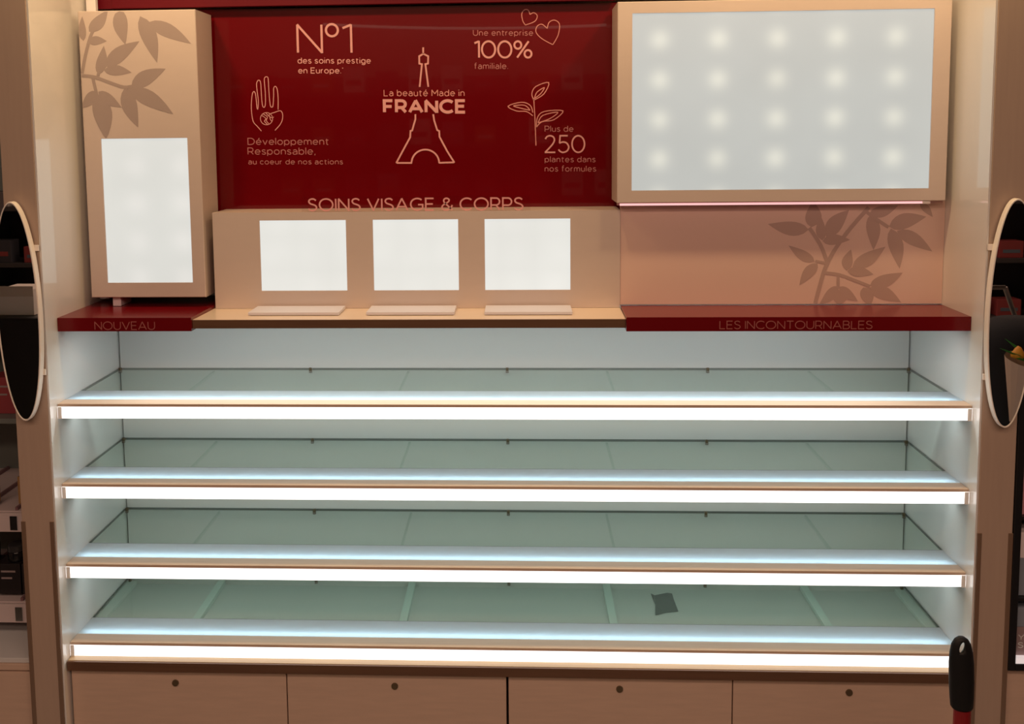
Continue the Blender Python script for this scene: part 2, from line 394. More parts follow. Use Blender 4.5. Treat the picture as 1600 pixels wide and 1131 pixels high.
# ------------------------------------------------------------------ red slogan panel with prints
RY = .31
rp = thing('slogan_panel', (-.22, RY, 1.5), 'glossy dark red glass panel with pink slogans, tower and hand drawings', 'sign')
obj('red_glass', B(-.79, .30, RY, RY+.012, 1.50, 1.9985, bev=.001), redgl, rp)
PY = RY-.0002
for s, x0, x1, yb, ch, wt, mm, gap in (
    ('N', 464, 505, 84, 47, 3.4, pink, .2), ('°', 508.5, 530.5, 84.5, 48.5, 3.4, pink, .2), ('1', 534.5, 551, 84, 47, 3.4, pink, .2),
    ('des soins prestige', 465, 579.5, 99.5, 9.6, 1.25, pink, .26), ('en Europe.*', 466, 537, 115, 9.6, 1.25, pink, .26),
    ('Une entreprise', 739, 833, 56, 9.6, 1.15, pinkdim, .27), ('100%', 740, 832, 91.5, 28.5, 3.0, pink, .17), ('familiale.', 741, 794, 108, 9.8, 1.15, pinkdim, .27),
    ('La beauté Made in', 599.5, 726, 150.5, 10.6, 1.25, mat('mid_pink_print', (.66, .27, .25), .6), .26), ('FRANCE', 598.5, 729, 177.6, 22.6, 4.7, pink, .27),
    ('Plus de', 851, 896, 206, 9.6, 1.15, pinkdim, .26), ('250', 850.5, 914.5, 239.2, 28.4, 2.4, pink, .2),
    ('plantes dans', 851, 930.5, 253.6, 9.4, 1.15, pinkdim, .27), ('nos formules', 851, 931.5, 268.2, 9.4, 1.15, pinkdim, .27),
    ('Développement', 387, 514, 226.5, 11.2, 1.3, pinkdim, .24), ('Responsable,', 387, 493, 241.8, 11.4, 1.3, pinkdim, .24),
    ('au coeur de nos actions', 388, 536, 257, 8.6, 1.1, pinkdim, .27)):
    lettering(rp, s, x0, x1, yb, ch, wt, PY, mm, gap)
def trace(parent, name, polys, ox, oy, sc, wt_px, material, Y, label=None):
    bm = bmesh.new()
    w = (P(ox+wt_px, oy, Y)-P(ox, oy, Y)).length
    for pts, closed in polys:
        q = [P(ox+u/sc, oy+v/sc, Y) for u, v in pts]
        ribbon(bm, [(a.x, a.z) for a in q], w, Y, closed)
    return obj(name, bm, material, parent, label=label)
hand = smooth_pts([(242, 658), (200, 610), (160, 560), (143, 440), (147, 340), (156, 285), (170, 270), (184, 295), (193, 370), (200, 436), (208, 436), (212, 360), (198, 250), (196, 185), (215, 158), (234, 180), (240, 270), (250, 395), (266, 426), (281, 395), (280, 280), (270, 160), (278, 130), (300, 127), (309, 150), (315, 260), (328, 400), (345, 424), (357, 400), (362, 300), (362, 240), (378, 219), (396, 245), (406, 330), (406, 448)], k=3)
thumb = smooth_pts([(315, 492), (370, 475), (425, 459), (448, 485), (449, 540), (425, 595), (375, 652)], k=4)
globe = [(arc(292, 537, 60, 60, 0, 360, 26), True)]+[(smooth_pts(p, k=4), False) for p in ([(245, 505), (285, 535), (272, 562), (300, 592)], [(262, 492), (300, 520), (290, 555), (318, 590)], [(285, 480), (315, 512), (345, 528), (364, 520)], [(318, 495), (330, 545), (345, 560)])]
trace(rp, 'hand_drawing', [(hand, False), (thumb, False)], 370, 100, 6.284, 1.15, pink, PY, 'line drawing of an open hand')
trace(rp, 'globe_drawing', globe, 370, 100, 6.284, 1.0, pink, PY, 'small globe drawn in the palm')
trace(rp, 'tower_drawing', [([(438, 75), (438, 132)], False), ([(408, 408), (427, 217), (405, 212), (404, 150), (439, 130), (480, 150), (478, 212), (456, 217), (481, 408)], False),
    ([(372, 638), (372, 680), (345, 775), (331, 779), (328, 832), (214, 1043), (220, 1048), (338, 1048)]+[(a, b) for a, b in arc(456, 1048, 116, -112, 178, 2, 20)][1:]+[(577, 1047), (699, 1043), (640, 950), (575, 828), (573, 780), (556, 772), (530, 690), (522, 638)], False)],
    580, 60, 5.388, 2.6, pink, PY, 'outline drawing of an iron lattice tower')
lf = lambda a, k=4: (smooth_pts(a, k=k), False)
trace(rp, 'plant_drawing', [([(232, 918), (226, 760), (218, 618)], False), lf([(218, 632), (206, 590), (232, 545), (312, 521), (282, 592), (218, 632)]), lf([(222, 622), (238, 582), (285, 552), (262, 590), (222, 622)]),
    lf([(212, 710), (196, 665), (140, 645), (56, 670), (110, 700), (170, 703), (212, 730)]), lf([(195, 695), (160, 664), (90, 668), (150, 686), (195, 695)]),
    lf([(235, 802), (242, 740), (285, 703), (402, 699), (345, 755), (270, 768), (235, 802)]), lf([(245, 775), (275, 728), (370, 708), (320, 748), (245, 775)])], 780, 0, 4.037, 1.4, MATS['mid_pink_print'], PY, 'line drawing of a sprig with three leaves')
for i, hp in enumerate(([(165, 158), (149, 132), (142, 88), (160, 62), (183, 64), (194, 92)], [(338, 282), (268, 243), (232, 202), (240, 165), (270, 153), (303, 180)])):
    other = ([(194, 92), (218, 80), (240, 100), (224, 135), (165, 158)], [(303, 180), (314, 142), (348, 127), (380, 152), (372, 220), (338, 282)])[i]
    trace(rp, 'heart_drawing', [lf(hp), lf(other)], 780, 0, 4.037, 1.2, MATS['mid_pink_print'], PY, ('small heart outline', 'larger heart outline')[i])

# ------------------------------------------------------------------ lightboxes and their prints
def leaf_pts(b, t, wd, n=9):
    b = Vector(b); t = Vector(t); d = t-b; nn = Vector((-d.y, d.x)).normalized()
    bend = .10*random.choice((-1, 1))
    up, dn = [], []
    for i in range(n+1):
        s = i/n; prof = (math.sin(pi*s**.8))**.9*(1-.25*s)*1.12
        c = b+d*s+nn*(wd*bend*math.sin(pi*s))
        up.append(c+nn*(wd/2*prof)); dn.append(c-nn*(wd/2*prof))
    return up+dn[::-1][1:-1]
def leaf_print(parent, leaves, stems, ox, oy, sc, Y, material, clampf):
    bm = bmesh.new(); k = 0
    for b, t, wd in leaves:
        k += 1; y = Y-.00012-.00002*k
        vs = []
        for u in leaf_pts(b, t, wd):
            q = P(ox+u.x/sc, oy+u.y/sc, Y); x, z = clampf(q.x, q.z); vs.append((x, y, z))
        ded = [vs[0]]
        for v in vs[1:]:
            if (Vector(v)-Vector(ded[-1])).length > 2e-4: ded.append(v)
        if len(ded) > 3: bm.faces.new([bm.verts.new(v) for v in ded])
    for st, wd in stems:
        k += 1; y = Y-.00012-.00002*k
        q = [P(ox+u/sc, oy+v/sc, Y) for u, v in smooth_pts(st, k=3)]
        pts = [clampf(a.x, a.z) for a in q]
        w = (P(ox+wd/sc, oy, Y)-P(ox, oy, Y)).length
        ribbon(bm, pts, w, y, th=.00002)
    bmesh.ops.triangulate(bm, faces=bm.faces[:])
    return obj('leaf_print', bm, material, parent, label='grey-brown silhouette print of leafy branches')

LY = .185
x0, x1, z0, z1 = -.979, -.7045, 1.3165, 1.983
s0 = P(157, 217, LY); s1 = P(297, 442, LY)
hx0, hx1, hz0, hz1 = -.9385, -.7345, 1.3515, 1.6905
lb = thing('tall_lightbox', ((x0+x1)/2, LY, z0), 'tall cream lightbox with leaf print and blank lit screen, left of the red panel', 'lightbox')
obj('box_body', frame_bm(x0, x1, z0, z1, hx0, hx1, hz0, hz1, LY, RY-.012), cream, lb)
obj('screen', B(hx0+.0004, hx1-.0004, LY+.0022, LY+.0058, hz0+.0004, hz1-.0004), led_panel_mat('screen_left', (.74, .755, .715), (.83, .83, .79), .11, .088, -.02, .045, .028, 1, .89), lb, label='blank white backlit screen')
obj('foot', B(-.935, -.915, .20, .26, 1.2935, 1.3163, bev=.001), mat('foot_lilac', (.75, .62, .66), .4), lb, label='pale support foot')
leaf_print(lb, [((150, 255), (300, 80), 100), ((105, 330), (95, 130), 62), ((392, 70), (442, 360), 118), ((560, 130), (697, 505), 128), ((625, 178), (970, 352), 112),
    ((280, 535), (555, 330), 118), ((225, 600), (268, 368), 88), ((270, 565), (492, 582), 86), ((140, 335), (292, 330), 72), ((488, 700), (765, 552), 122),
    ((470, 710), (828, 918), 124), ((440, 700), (545, 1022), 125), ((225, 735), (412, 862), 88), ((205, 730), (85, 870), 90), ((215, 755), (288, 1125), 150)],
    [([(92, 608), (190, 618), (330, 668), (430, 700), (500, 692)], 26), ([(180, 620), (195, 690), (215, 770)], 26), ([(95, 590), (120, 450), (160, 300), (205, 200)], 26), ([(222, 610), (240, 540)], 26)],
    110, 0, 5.139, LY, leafp, lambda x, z: (max(x, x0+.0015), min(max(z, hz1+.0005), z1-.0015)))

BY = .165
x0, x1, z0, z1 = .2555, .985, 1.5325, 1.981
hx0, hx1, hz0, hz1 = .2878, .9475, 1.5605, 1.9555
rb = thing('large_lightbox', ((x0+x1)/2, BY, z0), 'large landscape lightbox with cream frame and blank dotted lit screen, upper right', 'lightbox')
obj('box_body', frame_bm(x0, x1, z0, z1, hx0, hx1, hz0, hz1, BY, RY-.012), cream, rb)
obj('screen', B(hx0+.0004, hx1-.0004, BY+.0022, BY+.0058, hz0+.0004, hz1-.0004), led_panel_mat('screen_right', (.465, .495, .48), (.72, .73, .65), .1295, .0885, -.012, .1870, .0225, 1), rb, loc=((x0+x1)/2, BY, z0), label='blank grey-white backlit screen with faint glowing dots')
rail = thing('shelf_light_rail', (.6, .17, 1.527), 'thin pale pink light rail running along underneath the large lightbox', 'rail')
bm = bmesh.new(); cyl(bm, (.262, .172, 1.5285), (.947, .172, 1.5285), .0026, n=12); obj('tube', bm, mat('pink_tube', (.9, .62, .62), .3, emit=(1, .58, .60), es=.8), rail)
obj('end_clip', B(.936, .953, .168, .177, 1.5255, 1.5318, bev=.0008), mat('clip_white', (.85, .75, .72), .4), rail)
obj('channel', B(.2575, .984, .177, .199, 1.5265, 1.5318), mat('channel_rose', (.5, .28, .26), .4), rail)

PYB = .2
leaf_print(bk, [((445, 260), (105, 213), 118), ((468, 240), (480, 20), 135), ((560, 350), (548, 150), 84), ((590, 320), (782, 95), 130), ((560, 355), (790, 345), 88),
    ((965, 130), (985, 430), 116), ((950, 130), (1190, 60), 95), ((1130, 250), (1203, 585), 124), ((1115, 235), (1425, 152), 128), ((1180, 270), (1475, 442), 110),
    ((495, 525), (278, 392), 84), ((520, 540), (368, 722), 92), ((810, 570), (1085, 402), 112), ((760, 600), (798, 425), 90), ((770, 605), (985, 632), 88),
    ((955, 725), (1228, 618), 106), ((950, 745), (1215, 865), 112), ((900, 740), (955, 905), 110), ((690, 730), (535, 885), 90), ((700, 735), (855, 855), 84), ((690, 760), (700, 905), 120), ((1375, 40), (1478, 155), 62)],
    [([(500, 875), (540, 720), (590, 560), (680, 400), (800, 240), (945, 75)], 34), ([(600, 530), (540, 380), (450, 245)], 32), ([(590, 540), (500, 520)], 22),
     ([(580, 620), (700, 635), (850, 690), (955, 732)], 26), ([(690, 640), (690, 750)], 26), ([(930, 115), (1020, 180), (1110, 240)], 28)],
    1180, 310, 5.333, PYB, leafp2, lambda x, z: (min(x, .999), min(1.532, max(z, 1.2937))))

# central cream unit with three screens
CYF = .198
x0, x1, z0, z1 = -.6868, .266, 1.287, 1.5145
cu = thing('central_display_unit', ((x0+x1)/2, CYF, z0), 'low cream display unit with three square lit screens, under the red panel', 'display unit')
bm = bmesh.new()
holes = [(-.5752, -.3715), (-.3082, -.1087), (-.0474, .1513)]; hz0, hz1 = 1.329, 1.4955
xs = [x0]+[v for h in holes for v in h]+[x1]
def vq(bm, pts): return bm.faces.new([bm.verts.new(p) for p in pts])
for a, b in zip(xs, xs[1:]):
    vq(bm, [(a, CYF, hz1), (b, CYF, hz1), (b, CYF, z1), (a, CYF, z1)]); vq(bm, [(a, CYF, z0), (b, CYF, z0), (b, CYF, hz0), (a, CYF, hz0)])
for a, b in zip(xs[0::2], xs[1::2]): vq(bm, [(a, CYF, hz0), (b, CYF, hz0), (b, CYF, hz1), (a, CYF, hz1)])
for a, b in holes:
    d = CYF+.005
    vq(bm, [(a, CYF, hz0), (b, CYF, hz0), (b, d, hz0), (a, d, hz0)]); vq(bm, [(a, CYF, hz1), (b, CYF, hz1), (b, d, hz1), (a, d, hz1)])
    vq(bm, [(a, CYF, hz0), (a, CYF, hz1), (a, d, hz1), (a, d, hz0)]); vq(bm, [(b, CYF, hz0), (b, CYF, hz1), (b, d, hz1), (b, d, hz0)])
    vq(bm, [(a, d, hz0), (b, d, hz0), (b, d, hz1), (a, d, hz1)])
yb = RY-.0005
vq(bm, [(x0, CYF, z1), (x1, CYF, z1), (x1, yb, z1), (x0, yb, z1)]); vq(bm, [(x0, CYF, z0), (x0, CYF, z1), (x0, yb, z1), (x0, yb, z0)]); vq(bm, [(x1, CYF, z0), (x1, CYF, z1), (x1, yb, z1), (x1, yb, z0)])
vq(bm, [(x0, yb, z0), (x1, yb, z0), (x1, yb, z1), (x0, yb, z1)])
bmesh.ops.remove_doubles(bm, verts=bm.verts[:], dist=1e-5)
obj('unit_body', bm, cream, cu)
sm = led_panel_mat('screen_small', (.77, .785, .745), (.82, .83, .79), .08, .08, 0, .05, .05, 1, .92)
for i, (a, b) in enumerate(holes):
    obj('screen', B(a+.0003, b-.0003, CYF+.0018, CYF+.0048, hz0+.0003, hz1-.0003), sm, cu, label='blank white backlit square screen')
for i, (a, b, n) in enumerate(((-.5834, -.3755, 'left'), (-.3135, -.1140, 'middle'), (-.0460, .1510, 'right'))):
    pd = thing('display_plinth', ((a+b)/2, .155, 1.2875), 'low pale grey plinth on the cream shelf, in front of the %s small screen' % n, 'plinth', 'plinths below the small screens')
    bm = B(a, b, .108, .190, 1.2875, 1.2945, bev=.0012)
    obj('slab', bm, mat('plinth_grey', (.68, .67, .76), .35), pd)

# counter shelves
cs = thing('cream_counter_shelf', (-.2, .15, 1.268), 'cream counter shelf with brown front edge between the two red shelves', 'shelf')
xl, xr = P(300, 500, .06).x, P(978.5, 500, .058).x
def quad_board(bm, fl, fr, bl, br, yf, ybk, za, zb):
    pts = [(fl, yf), (fr, yf), (br, ybk), (bl, ybk)]
    lo = [bm.verts.new((x, y, za)) for x, y in pts]; hi = [bm.verts.new((x, y, zb)) for x, y in pts]
    bm.faces.new(lo); bm.faces.new(hi)
    for i in range(4): bm.faces.new((lo[i], lo[(i+1) % 4], hi[(i+1) % 4], hi[i]))
    return bm
obj('shelf_top', quad_board(bmesh.new(), xl+.0005, xr-.0005, x0-.001, x1+.001, .0625, .3, 1.2675, 1.2865), mat('cream_top', (.76, .62, .50), .3, coat=.3), cs)
obj('front_edge', B(xl+.0005, xr-.0005, .06, .0622, 1.2672, 1.2862, bev=.0004), darkwood, cs, label='brown front edging')
rl = thing('red_shelf', (-.85, .15, 1.262), 'glossy red shelf marked NOUVEAU under the tall lightbox', 'shelf')
obj('shelf_board', quad_board(bmesh.new(), -.9993, xl, -.9993, x0-.0015, .054, .35, 1.2625, 1.293), redtop, rl)
lettering(rl, 'NOUVEAU', 148, 242.5, 515.4, 13.2, 1.2, .0538, rose, .2)
rr = thing('red_shelf', (.64, .15, 1.262), 'long glossy red shelf marked LES INCONTOURNABLES, on the right', 'shelf')
obj('shelf_board', quad_board(bmesh.new(), xr, .9993, x1+.0015, .9993, .054, .1995, 1.2605, 1.2915), redtop, rr)
lettering(rr, 'LES INCONTOURNABLES', 1124, 1363, 514.2, 13.2, 1.3, .0538, rose, .2)
# clear stand-up sign with category lettering
sg = thing('category_sign', (-.22, .2025, 1.5147), 'clear acrylic strip reading SOINS VISAGE & CORPS standing on the central unit', 'sign')
a = P(478, 330, .203); b = P(822, 330, .203)
obj('acrylic_strip', B(a.x-.01, b.x+.01, .2035, .2055, 1.5148, 1.549), clear, sg)
lettering(sg, 'SOINS VISAGE & CORPS', 481, 818, 330.2, 20.5, 2.4, .2033, pink, .22, yb2=328.6)

# ------------------------------------------------------------------ lit glass shelves (one built, copied down)
Zs = [1.1019, .9176, .7306, .5450]; Ls = [1.0692, .8828, .6957, .5126]
E0, A0, B0 = .0347, .0726, .1507
ORD = ('uppermost of the four lit glass shelves, just below the red and cream counter', 'second lit glass shelf from the top', 'third lit glass shelf from the top', 'lowest lit glass shelf, resting over the light wooden base with a grey scrap beneath')
def make_shelf(z, l, label, low=False):
    t = thing('lit_glass_shelf', (0, .2, z), label, 'shelf', 'lit glass shelves')
    g = bmesh.new(); box(g, -.9985, .9985, B0-.002, .3675, z-.006, z)
    for f in g.faces: f.material_index = 0 if abs(f.normal.z) > .5 else 1
    g.faces.ensure_lookup_table()
    gb = obj('glass_panel', g, [glass, edge], t)
    obj('frosted_strip', B(-.9985, .9985, A0, B0-.0025, z-.005, z, bev=.0004), frost, t, label='frosted strip glowing pale blue')
    obj('front_lip', B(-.9990, .9990, E0-.0004, A0-.0006, z-.006, z+.0005, bev=.0006), lipmat, t, label='pale wood-toned front lip')
    obj('light_fascia', B(-.9990, .9990, E0+.0006, E0+.0030, l, z-.0064), LEDW, t, label='glowing white front strip')
    obj('end_cap', B(-.9992, -.9905, E0-.0008, E0+.0005, l-.001, z-.0066, bev=.0004), white, t)
    obj('end_cap', B(.9905, .9992, E0-.0008, E0+.0005, l-.001, z-.0066, bev=.0004), white, t)
    hb = bmesh.new(); box(hb, -.9985, .9985, E0+.0032, .149, l, l+.0022); box(hb, -.9985, .9985, .147, .149, l+.0022, z-.0066)
    obj('light_housing', hb, mat('housing_grey', (.22, .24, .25), .5), t)
    obj('led_strip', B(-.985, .985, .078, .086, z-.0165, z-.0155), LEDB, t, label='cool white LED strip')
    wa = .0030 if not low else .009
    for x in (-.75, -.25, .25, .75):
        obj('support_arm', B(x-wa, x+wa, .150, .362, z-(.012 if not low else .0180), z-.0065), clear_arm if not low else mat('arm_white', (.70, .78, .74), .4), t)
    if low:
        for a in (-.9985, .974): obj('side_rail', B(a, a+.0245, .152, .3555, z-.018, z-.0088, bev=.0008), mat('rail_white', (.78, .80, .77), .4), t)
    for x in (-.992, -.5, 0, .5, .992):
        bm = bmesh.new(); cyl(bm, (x, .3545, z-.009), (x, .3545, z+.0035), .0042, .0036, 14); cyl(bm, (x, .356, z-.003), (x, .3683, z-.003), .003, n=10)
        obj('shelf_clip', bm, brass, t)
    return t
def copy_tree(o, parent=None):
    c = o.copy(); COL.objects.link(c)
    if parent: c.parent = parent
    for ch in o.children: copy_tree(ch, c)
    return c
s1 = make_shelf(Zs[0], Ls[0], ORD[0])
for i in (1, 2):
    c = copy_tree(s1); c.location.z = Zs[i]; c['label'] = ORD[i]
make_shelf(Zs[3], Ls[3], ORD[3], True)
for i, l in enumerate(Ls[:3]):
    area('shelf_underlight', (0, .11, l-.004), 1.96, .03, SHELF_W, (.85, .98, .96), (math.radians(12), 0, 0))
area('counter_underlight', (0, .085, 1.257), 1.80, .02, COUNTER_W, (.88, .99, .98), (math.radians(12), 0, 0))
# scrap of grey paper under the lowest glass
sc_ = bmesh.new()
zf = .5285
def F(x, y):
    d = FWD*FPX + RIGHT*(x-CX) - UP*(y-CY); return CAMLOC + d*((zf-CAMLOC.z)/d.z)
pts = [(1017, 927), (1023, 931), (1042, 926), (1050, 927), (1053, 938), (1060, 955), (1040, 957), (1024, 962), (1024, 945)]
top = [sc_.verts.new(F(x, y)+Vector((0, 0, .002*((i % 3) == 1)))) for i, (x, y) in enumerate(pts)]
fc = sc_.faces.new(top); r = bmesh.ops.extrude_face_region(sc_, geom=[fc])
for v in r['geom']:
    if isinstance(v, bmesh.types.BMVert): v.co.z -= .0004
o = obj('paper_scrap', sc_, mat('grey_scrap', (.13, .14, .135), .6), None, loc=tuple(F(1038, 944)))
meta(o, 'torn dark grey scrap lying under the lowest glass shelf, right of centre', 'scrap')

# ------------------------------------------------------------------ base: plinth top and cabinets
lg = thing('base_ledge', (0, .15, .49), 'light oak base board with dark brown front edge, under the lowest lit strip', 'ledge')
obj('top_board', B(-.9985, .9985, .0175, .3598, .4905, .5115, bev=.0006), wood, lg)
obj('front_edge', B(-.9985, .9985, .0125, .0172, .4895, .5105, bev=.0006), darkwood, lg, label='dark brown front edging')
obj('inner_floor', B(-.9985, .9985, .152, .3560, .5118, .5268), inner, lg)
for i, (a, b) in enumerate(((-.998, -.0012), (.0012, .998))):
    c = thing('base_cabinet', ((a+b)/2, .2, 0), 'brown two-door base cabinet, %s half of the row below the lit shelves' % ('left', 'right')[i], 'cabinet', 'base cabinets')
    obj('body', B(a, b, .046, .42, .08, .4885), kick, c)
    obj('kick_plate', B(a, b, .07, .08, .0, .0798), kick, c)
    mid = (a+b)/2
    for j, (p, q) in enumerate(((a+.0015, mid-.0012), (mid+.0012, b-.0015))):
        d = obj('door', B(p, q, .0275, .0455, .09, .4865, bev=.0012), door_m, c)
        lx = (-.7556, -.2538, .2503, .754)[i*2+j]; lz = .4565 if i else .4555
        bm = bmesh.new(); cyl(bm, (lx, .0275, lz), (lx, .0245, lz), .0078, .0072, 24); cyl(bm, (lx, .0245, lz), (lx, .0238, lz), .0048, n=16)
        box(bm, lx-.0008, lx+.0008, .0232, .0239, lz-.003, lz+.003)
        obj('lock', bm, brass, d)
        if i == 1 and j == 1:
            obj('pull_slot', B(.868, .955, .0262, .0274, .372, .3835, bev=.0004), kick, d)

# ------------------------------------------------------------------ oval mirrors on the pilasters
def oval_mirror(cx, cz, label, s):
    yf = -.022
    t = thing('oval_mirror', (cx, -.012, cz), label, 'mirror')
    rx, rz = .0475, .2395; n = 72
    tilt = .004*s
    def ring(bm, kx, kz, y):
        return [bm.verts.new((cx+(rx+kx)*_c(a)+tilt*_s(a), y, cz+(rz+kz)*_s(a))) for a in [2*pi*i/n for i in range(n)]]
    bm = bmesh.new()
    rs = [ring(bm, 0, 0, -.006), ring(bm, 0, 0, yf+.0015), ring(bm, -.001, -.001, yf), ring(bm, -.0035, -.0035, yf), ring(bm, -.004, -.004, yf+.002)]
    for a, b in zip(rs, rs[1:]):
        for i in range(n): bm.faces.new((a[i], a[(i+1) % n], b[(i+1) % n], b[i]))
    bm.faces.new(rs[0]); bm.faces.new(rs[-1])
    obj('rim', bm, rimw, t, smooth=False)
    bm = bmesh.new(); g = ring(bm, -.0042, -.0042, yf+.0012); bm.faces.new(g); r_ = bmesh.ops.extrude_face_region(bm, geom=bm.faces[:])
    for v in r_['geom']:
        if isinstance(v, bmesh.types.BMVert): v.co.y += .0006
    obj('mirror_glass', bm, mirror_m, t)
    for z in (cz+.138, cz-.135):
        e = rx*math.sqrt(1-((z-cz)/rz)**2)
        a, b = sorted((cx-s*(e-.012), cx-s*(e+.0065)))
        obj('bracket', B(a, b, -.0058, -.0025, z-.0065, z+.0065, bev=.0006), rimw, t)
oval_mirror(-1.0475, 1.3195, 'slim oval mirror with pale rim on the left pilaster, reflecting dark shelves', -1)
oval_mirror(1.0455, 1.310, 'slim oval mirror with pale rim on the right pilaster, reflecting a bunch of flowers', 1)

# ------------------------------------------------------------------ long-handled tool leaning at the right
HX, HY = .8215, -.35
h = thing('long_handled_dustpan', (HX, HY, 0), 'black rubber grip of a red-shafted dustpan standing in front of the right cabinet', 'dustpan')
prof = [(.000, .0170, .0135), (.004, .0195, .015), (.02, .0205, .0165), (.05, .0215, .0175), (.085, .0215, .0150), (.105, .0200, .0120), (.120, .0170, .0095), (.129, .0120, .0072), (.1335, .0060, .0042)]
bm = bmesh.new(); n = 28; rings = []
for dz, rx, ry in prof:
    k = (dz/.1335); off = -.006*k
    rings.append([bm.verts.new((HX+off+rx*_c(2*pi*i/n), HY+ry*_s(2*pi*i/n), .6585+dz)) for i in range(n)])
for a, b in zip(rings, rings[1:]):
    for i in range(n): bm.faces.new((a[i], a[(i+1) % n], b[(i+1) % n], b[i]))
bm.faces.new(rings[0]); bm.faces.new(rings[-1])
gripo = obj('grip', bm, black, h, smooth=True, label='black rubber hand grip with a hanging hole')
bm = bmesh.new(); hd_ = Vector((.40, 1, -.52)).normalized()*.05; cyl(bm, Vector((0, -.04, 0)), Vector((0, .04, 0)), 1, n=20)
for v in bm.verts:
    k = v.co.y/.04; x = v.co.x*.0038; z = v.co.z*.0100
    x, z = x*_c(.28)+z*_s(.28), z*_c(.28)-x*_s(.28)
    v.co = Vector((HX-.0040+x, HY, .772+z))+hd_*k
bmesh.ops.recalc_face_normals(bm, faces=bm.faces[:])
me = bpy.data.meshes.new('hole'); bm.to_mesh(me); bm.free()
co = bpy.data.objects.new('hole_cutter', me); COL.objects.link(co)
gw = gripo.location+h.location
me.transform(Matrix.Translation(-gw)); co.location = gw
md = gripo.modifiers.new('hole', 'BOOLEAN'); md.operation = 'DIFFERENCE'; md.object = co; md.solver = 'EXACT'
bpy.context.view_layer.update()
dg = bpy.context.evaluated_depsgraph_get()
nm = bpy.data.meshes.new_from_object(gripo.evaluated_get(dg)); gripo.modifiers.clear(); gripo.data = nm
bpy.data.objects.remove(co)
bm = bmesh.new(); cyl(bm, (HX+.001, HY, .06), (HX+.001, HY, .6584), .0145, .0145, 24)
obj('shaft', bm, redshaft, h, label='red plastic shaft')
bm = bmesh.new(); box(bm, HX-.12, HX+.12, HY-.20, HY+.02, .0, .006, bev=.001); box(bm, HX-.12, HX+.12, HY+.012, HY+.02, .0062, .09); box(bm, HX-.12, HX-.114, HY-.2, HY+.0115, .0062, .05); box(bm, HX+.114, HX+.12, HY-.2, HY+.0115, .0062, .05)
obj('pan', bm, black, h, label='black pan')

# ------------------------------------------------------------------ neighbouring bay on the left
greyback = mat('bay_back_grey', (.20, .23, .215), .5)
pinkw = mat('tray_pinkwhite', (.62, .52, .52), .3)
plum = mat('tray_plum', (.22, .12, .13), .35)
wht = mat('bay_white', (.66, .66, .66), .4)
lbk = thing('neighbour_bay_backing', (-1.5, .3, 0), 'grey back board of the neighbouring shelf bay at the left edge', 'panel')
obj('back_board', B(-1.95, -1.0775, .40, .41, .52, 2.2), greyback, lbk)
lc = thing('side_bay_cabinet', (-1.5, .2, 0), 'brown base cabinet of the neighbouring bay at the lower left corner', 'cabinet')
obj('body', B(-1.95, -1.0785, .03, .42, 0, .50), door_m, lc)
obj('worktop', B(-1.95, -1.0785, .0225, .399, .5005, .512, bev=.001), wht, lc, label='white worktop')
obj('drawer_front', B(-1.95, -1.0785, .018, .0295, .485, .4995, bev=.001), door_m, lc)
obj('drawer_front', B(-1.95, -1.0785, .018, .0295, .09, .481, bev=.001), door_m, lc)
def tray(z, label):
    t = thing('tester_tray', (-1.3, .2, z), label, 'tray', 'tester trays of the left bay')
    obj('tray_body', B(-1.9, -1.10, .11, .398, z+.030, z+.042, bev=.001), pinkw, t)
    obj('tray_front', B(-1.9, -1.118, .100, .1095, z-.005, z+.040, bev=.001), pinkw, t)
    for k in range(8):
        x = -1.15-k*.085
        obj('divider', B(x-.003, x+.003, .112, .39, z+.0425, z+.050), plum, t)
    obj('price_strip', B(-1.16, -1.142, .0975, .0997, z+.0, z+.034, bev=.0006), mat('chrome_clip', (.8, .8, .85), .15, metal=1), t, label='shiny clip')
    obj('bracket', B(-1.116, -1.110, .13, .398, z+.018, z+.0295), black, t)
    return t
tray(.782, 'pinkish tester tray at the left edge, upper of two')
tray(.560, 'pinkish tester tray at the left edge, lower of two')
def product_box(x0, x1, y0, y1, z0, z1, m, label, group, cat='box', lines=2):
    t = thing('product_box', ((x0+x1)/2, (y0+y1)/2, z0), label, cat, group)
    obj('carton', B(x0, x1, y0, y1, z0, z1, bev=.0012), m, t)
    bm = bmesh.new()
    for k in range(lines):
        z = z1-(z1-z0)*(.25+.22*k); box(bm, x0+(x1-x0)*.2, x0+(x1-x0)*(.8-.15*k), y0-.0006, y0, z-.0022, z+.0022)
    obj('print_band', bm, mat('print_grey', (.30, .24, .24), .5), t)
    return t
blk = mat('carton_black', (.018, .014, .015), .35)
for k in range(6):
    x = -1.098-k*.062
    product_box(x-.058, x, .13, .18, .6105, .685, blk, 'dark carton on the lower left tray, %s' % ('nearest the left pilaster', 'second from the left pilaster', 'third from the left pilaster', 'fourth from the left pilaster', 'fifth from the left pilaster', 'sixth from the left pilaster')[k], 'dark cartons on the lower left tray')
for k in range(5):
    x = -1.113-k*.065; z = .6855
    j = thing('cream_jar', (x, .155, z), 'black lidded jar standing on the dark cartons, %s' % ('nearest the left pilaster', 'second from the pilaster', 'third from the pilaster', 'fourth from the pilaster', 'fifth from the pilaster')[k], 'jar', 'black jars on the dark cartons')
    obj('jar_body', lathe(bmesh.new(), [(.019, z), (.021, z+.003), (.021, z+.022), (.019, z+.025)], x, .155), mat('jar_black', (.01, .01, .011), .12), j, smooth=True)
    obj('lid', lathe(bmesh.new(), [(.0215, z+.0252), (.0215, z+.038), (.019, z+.040)], x, .155), mat('jar_lid', (.03, .03, .032), .2), j)
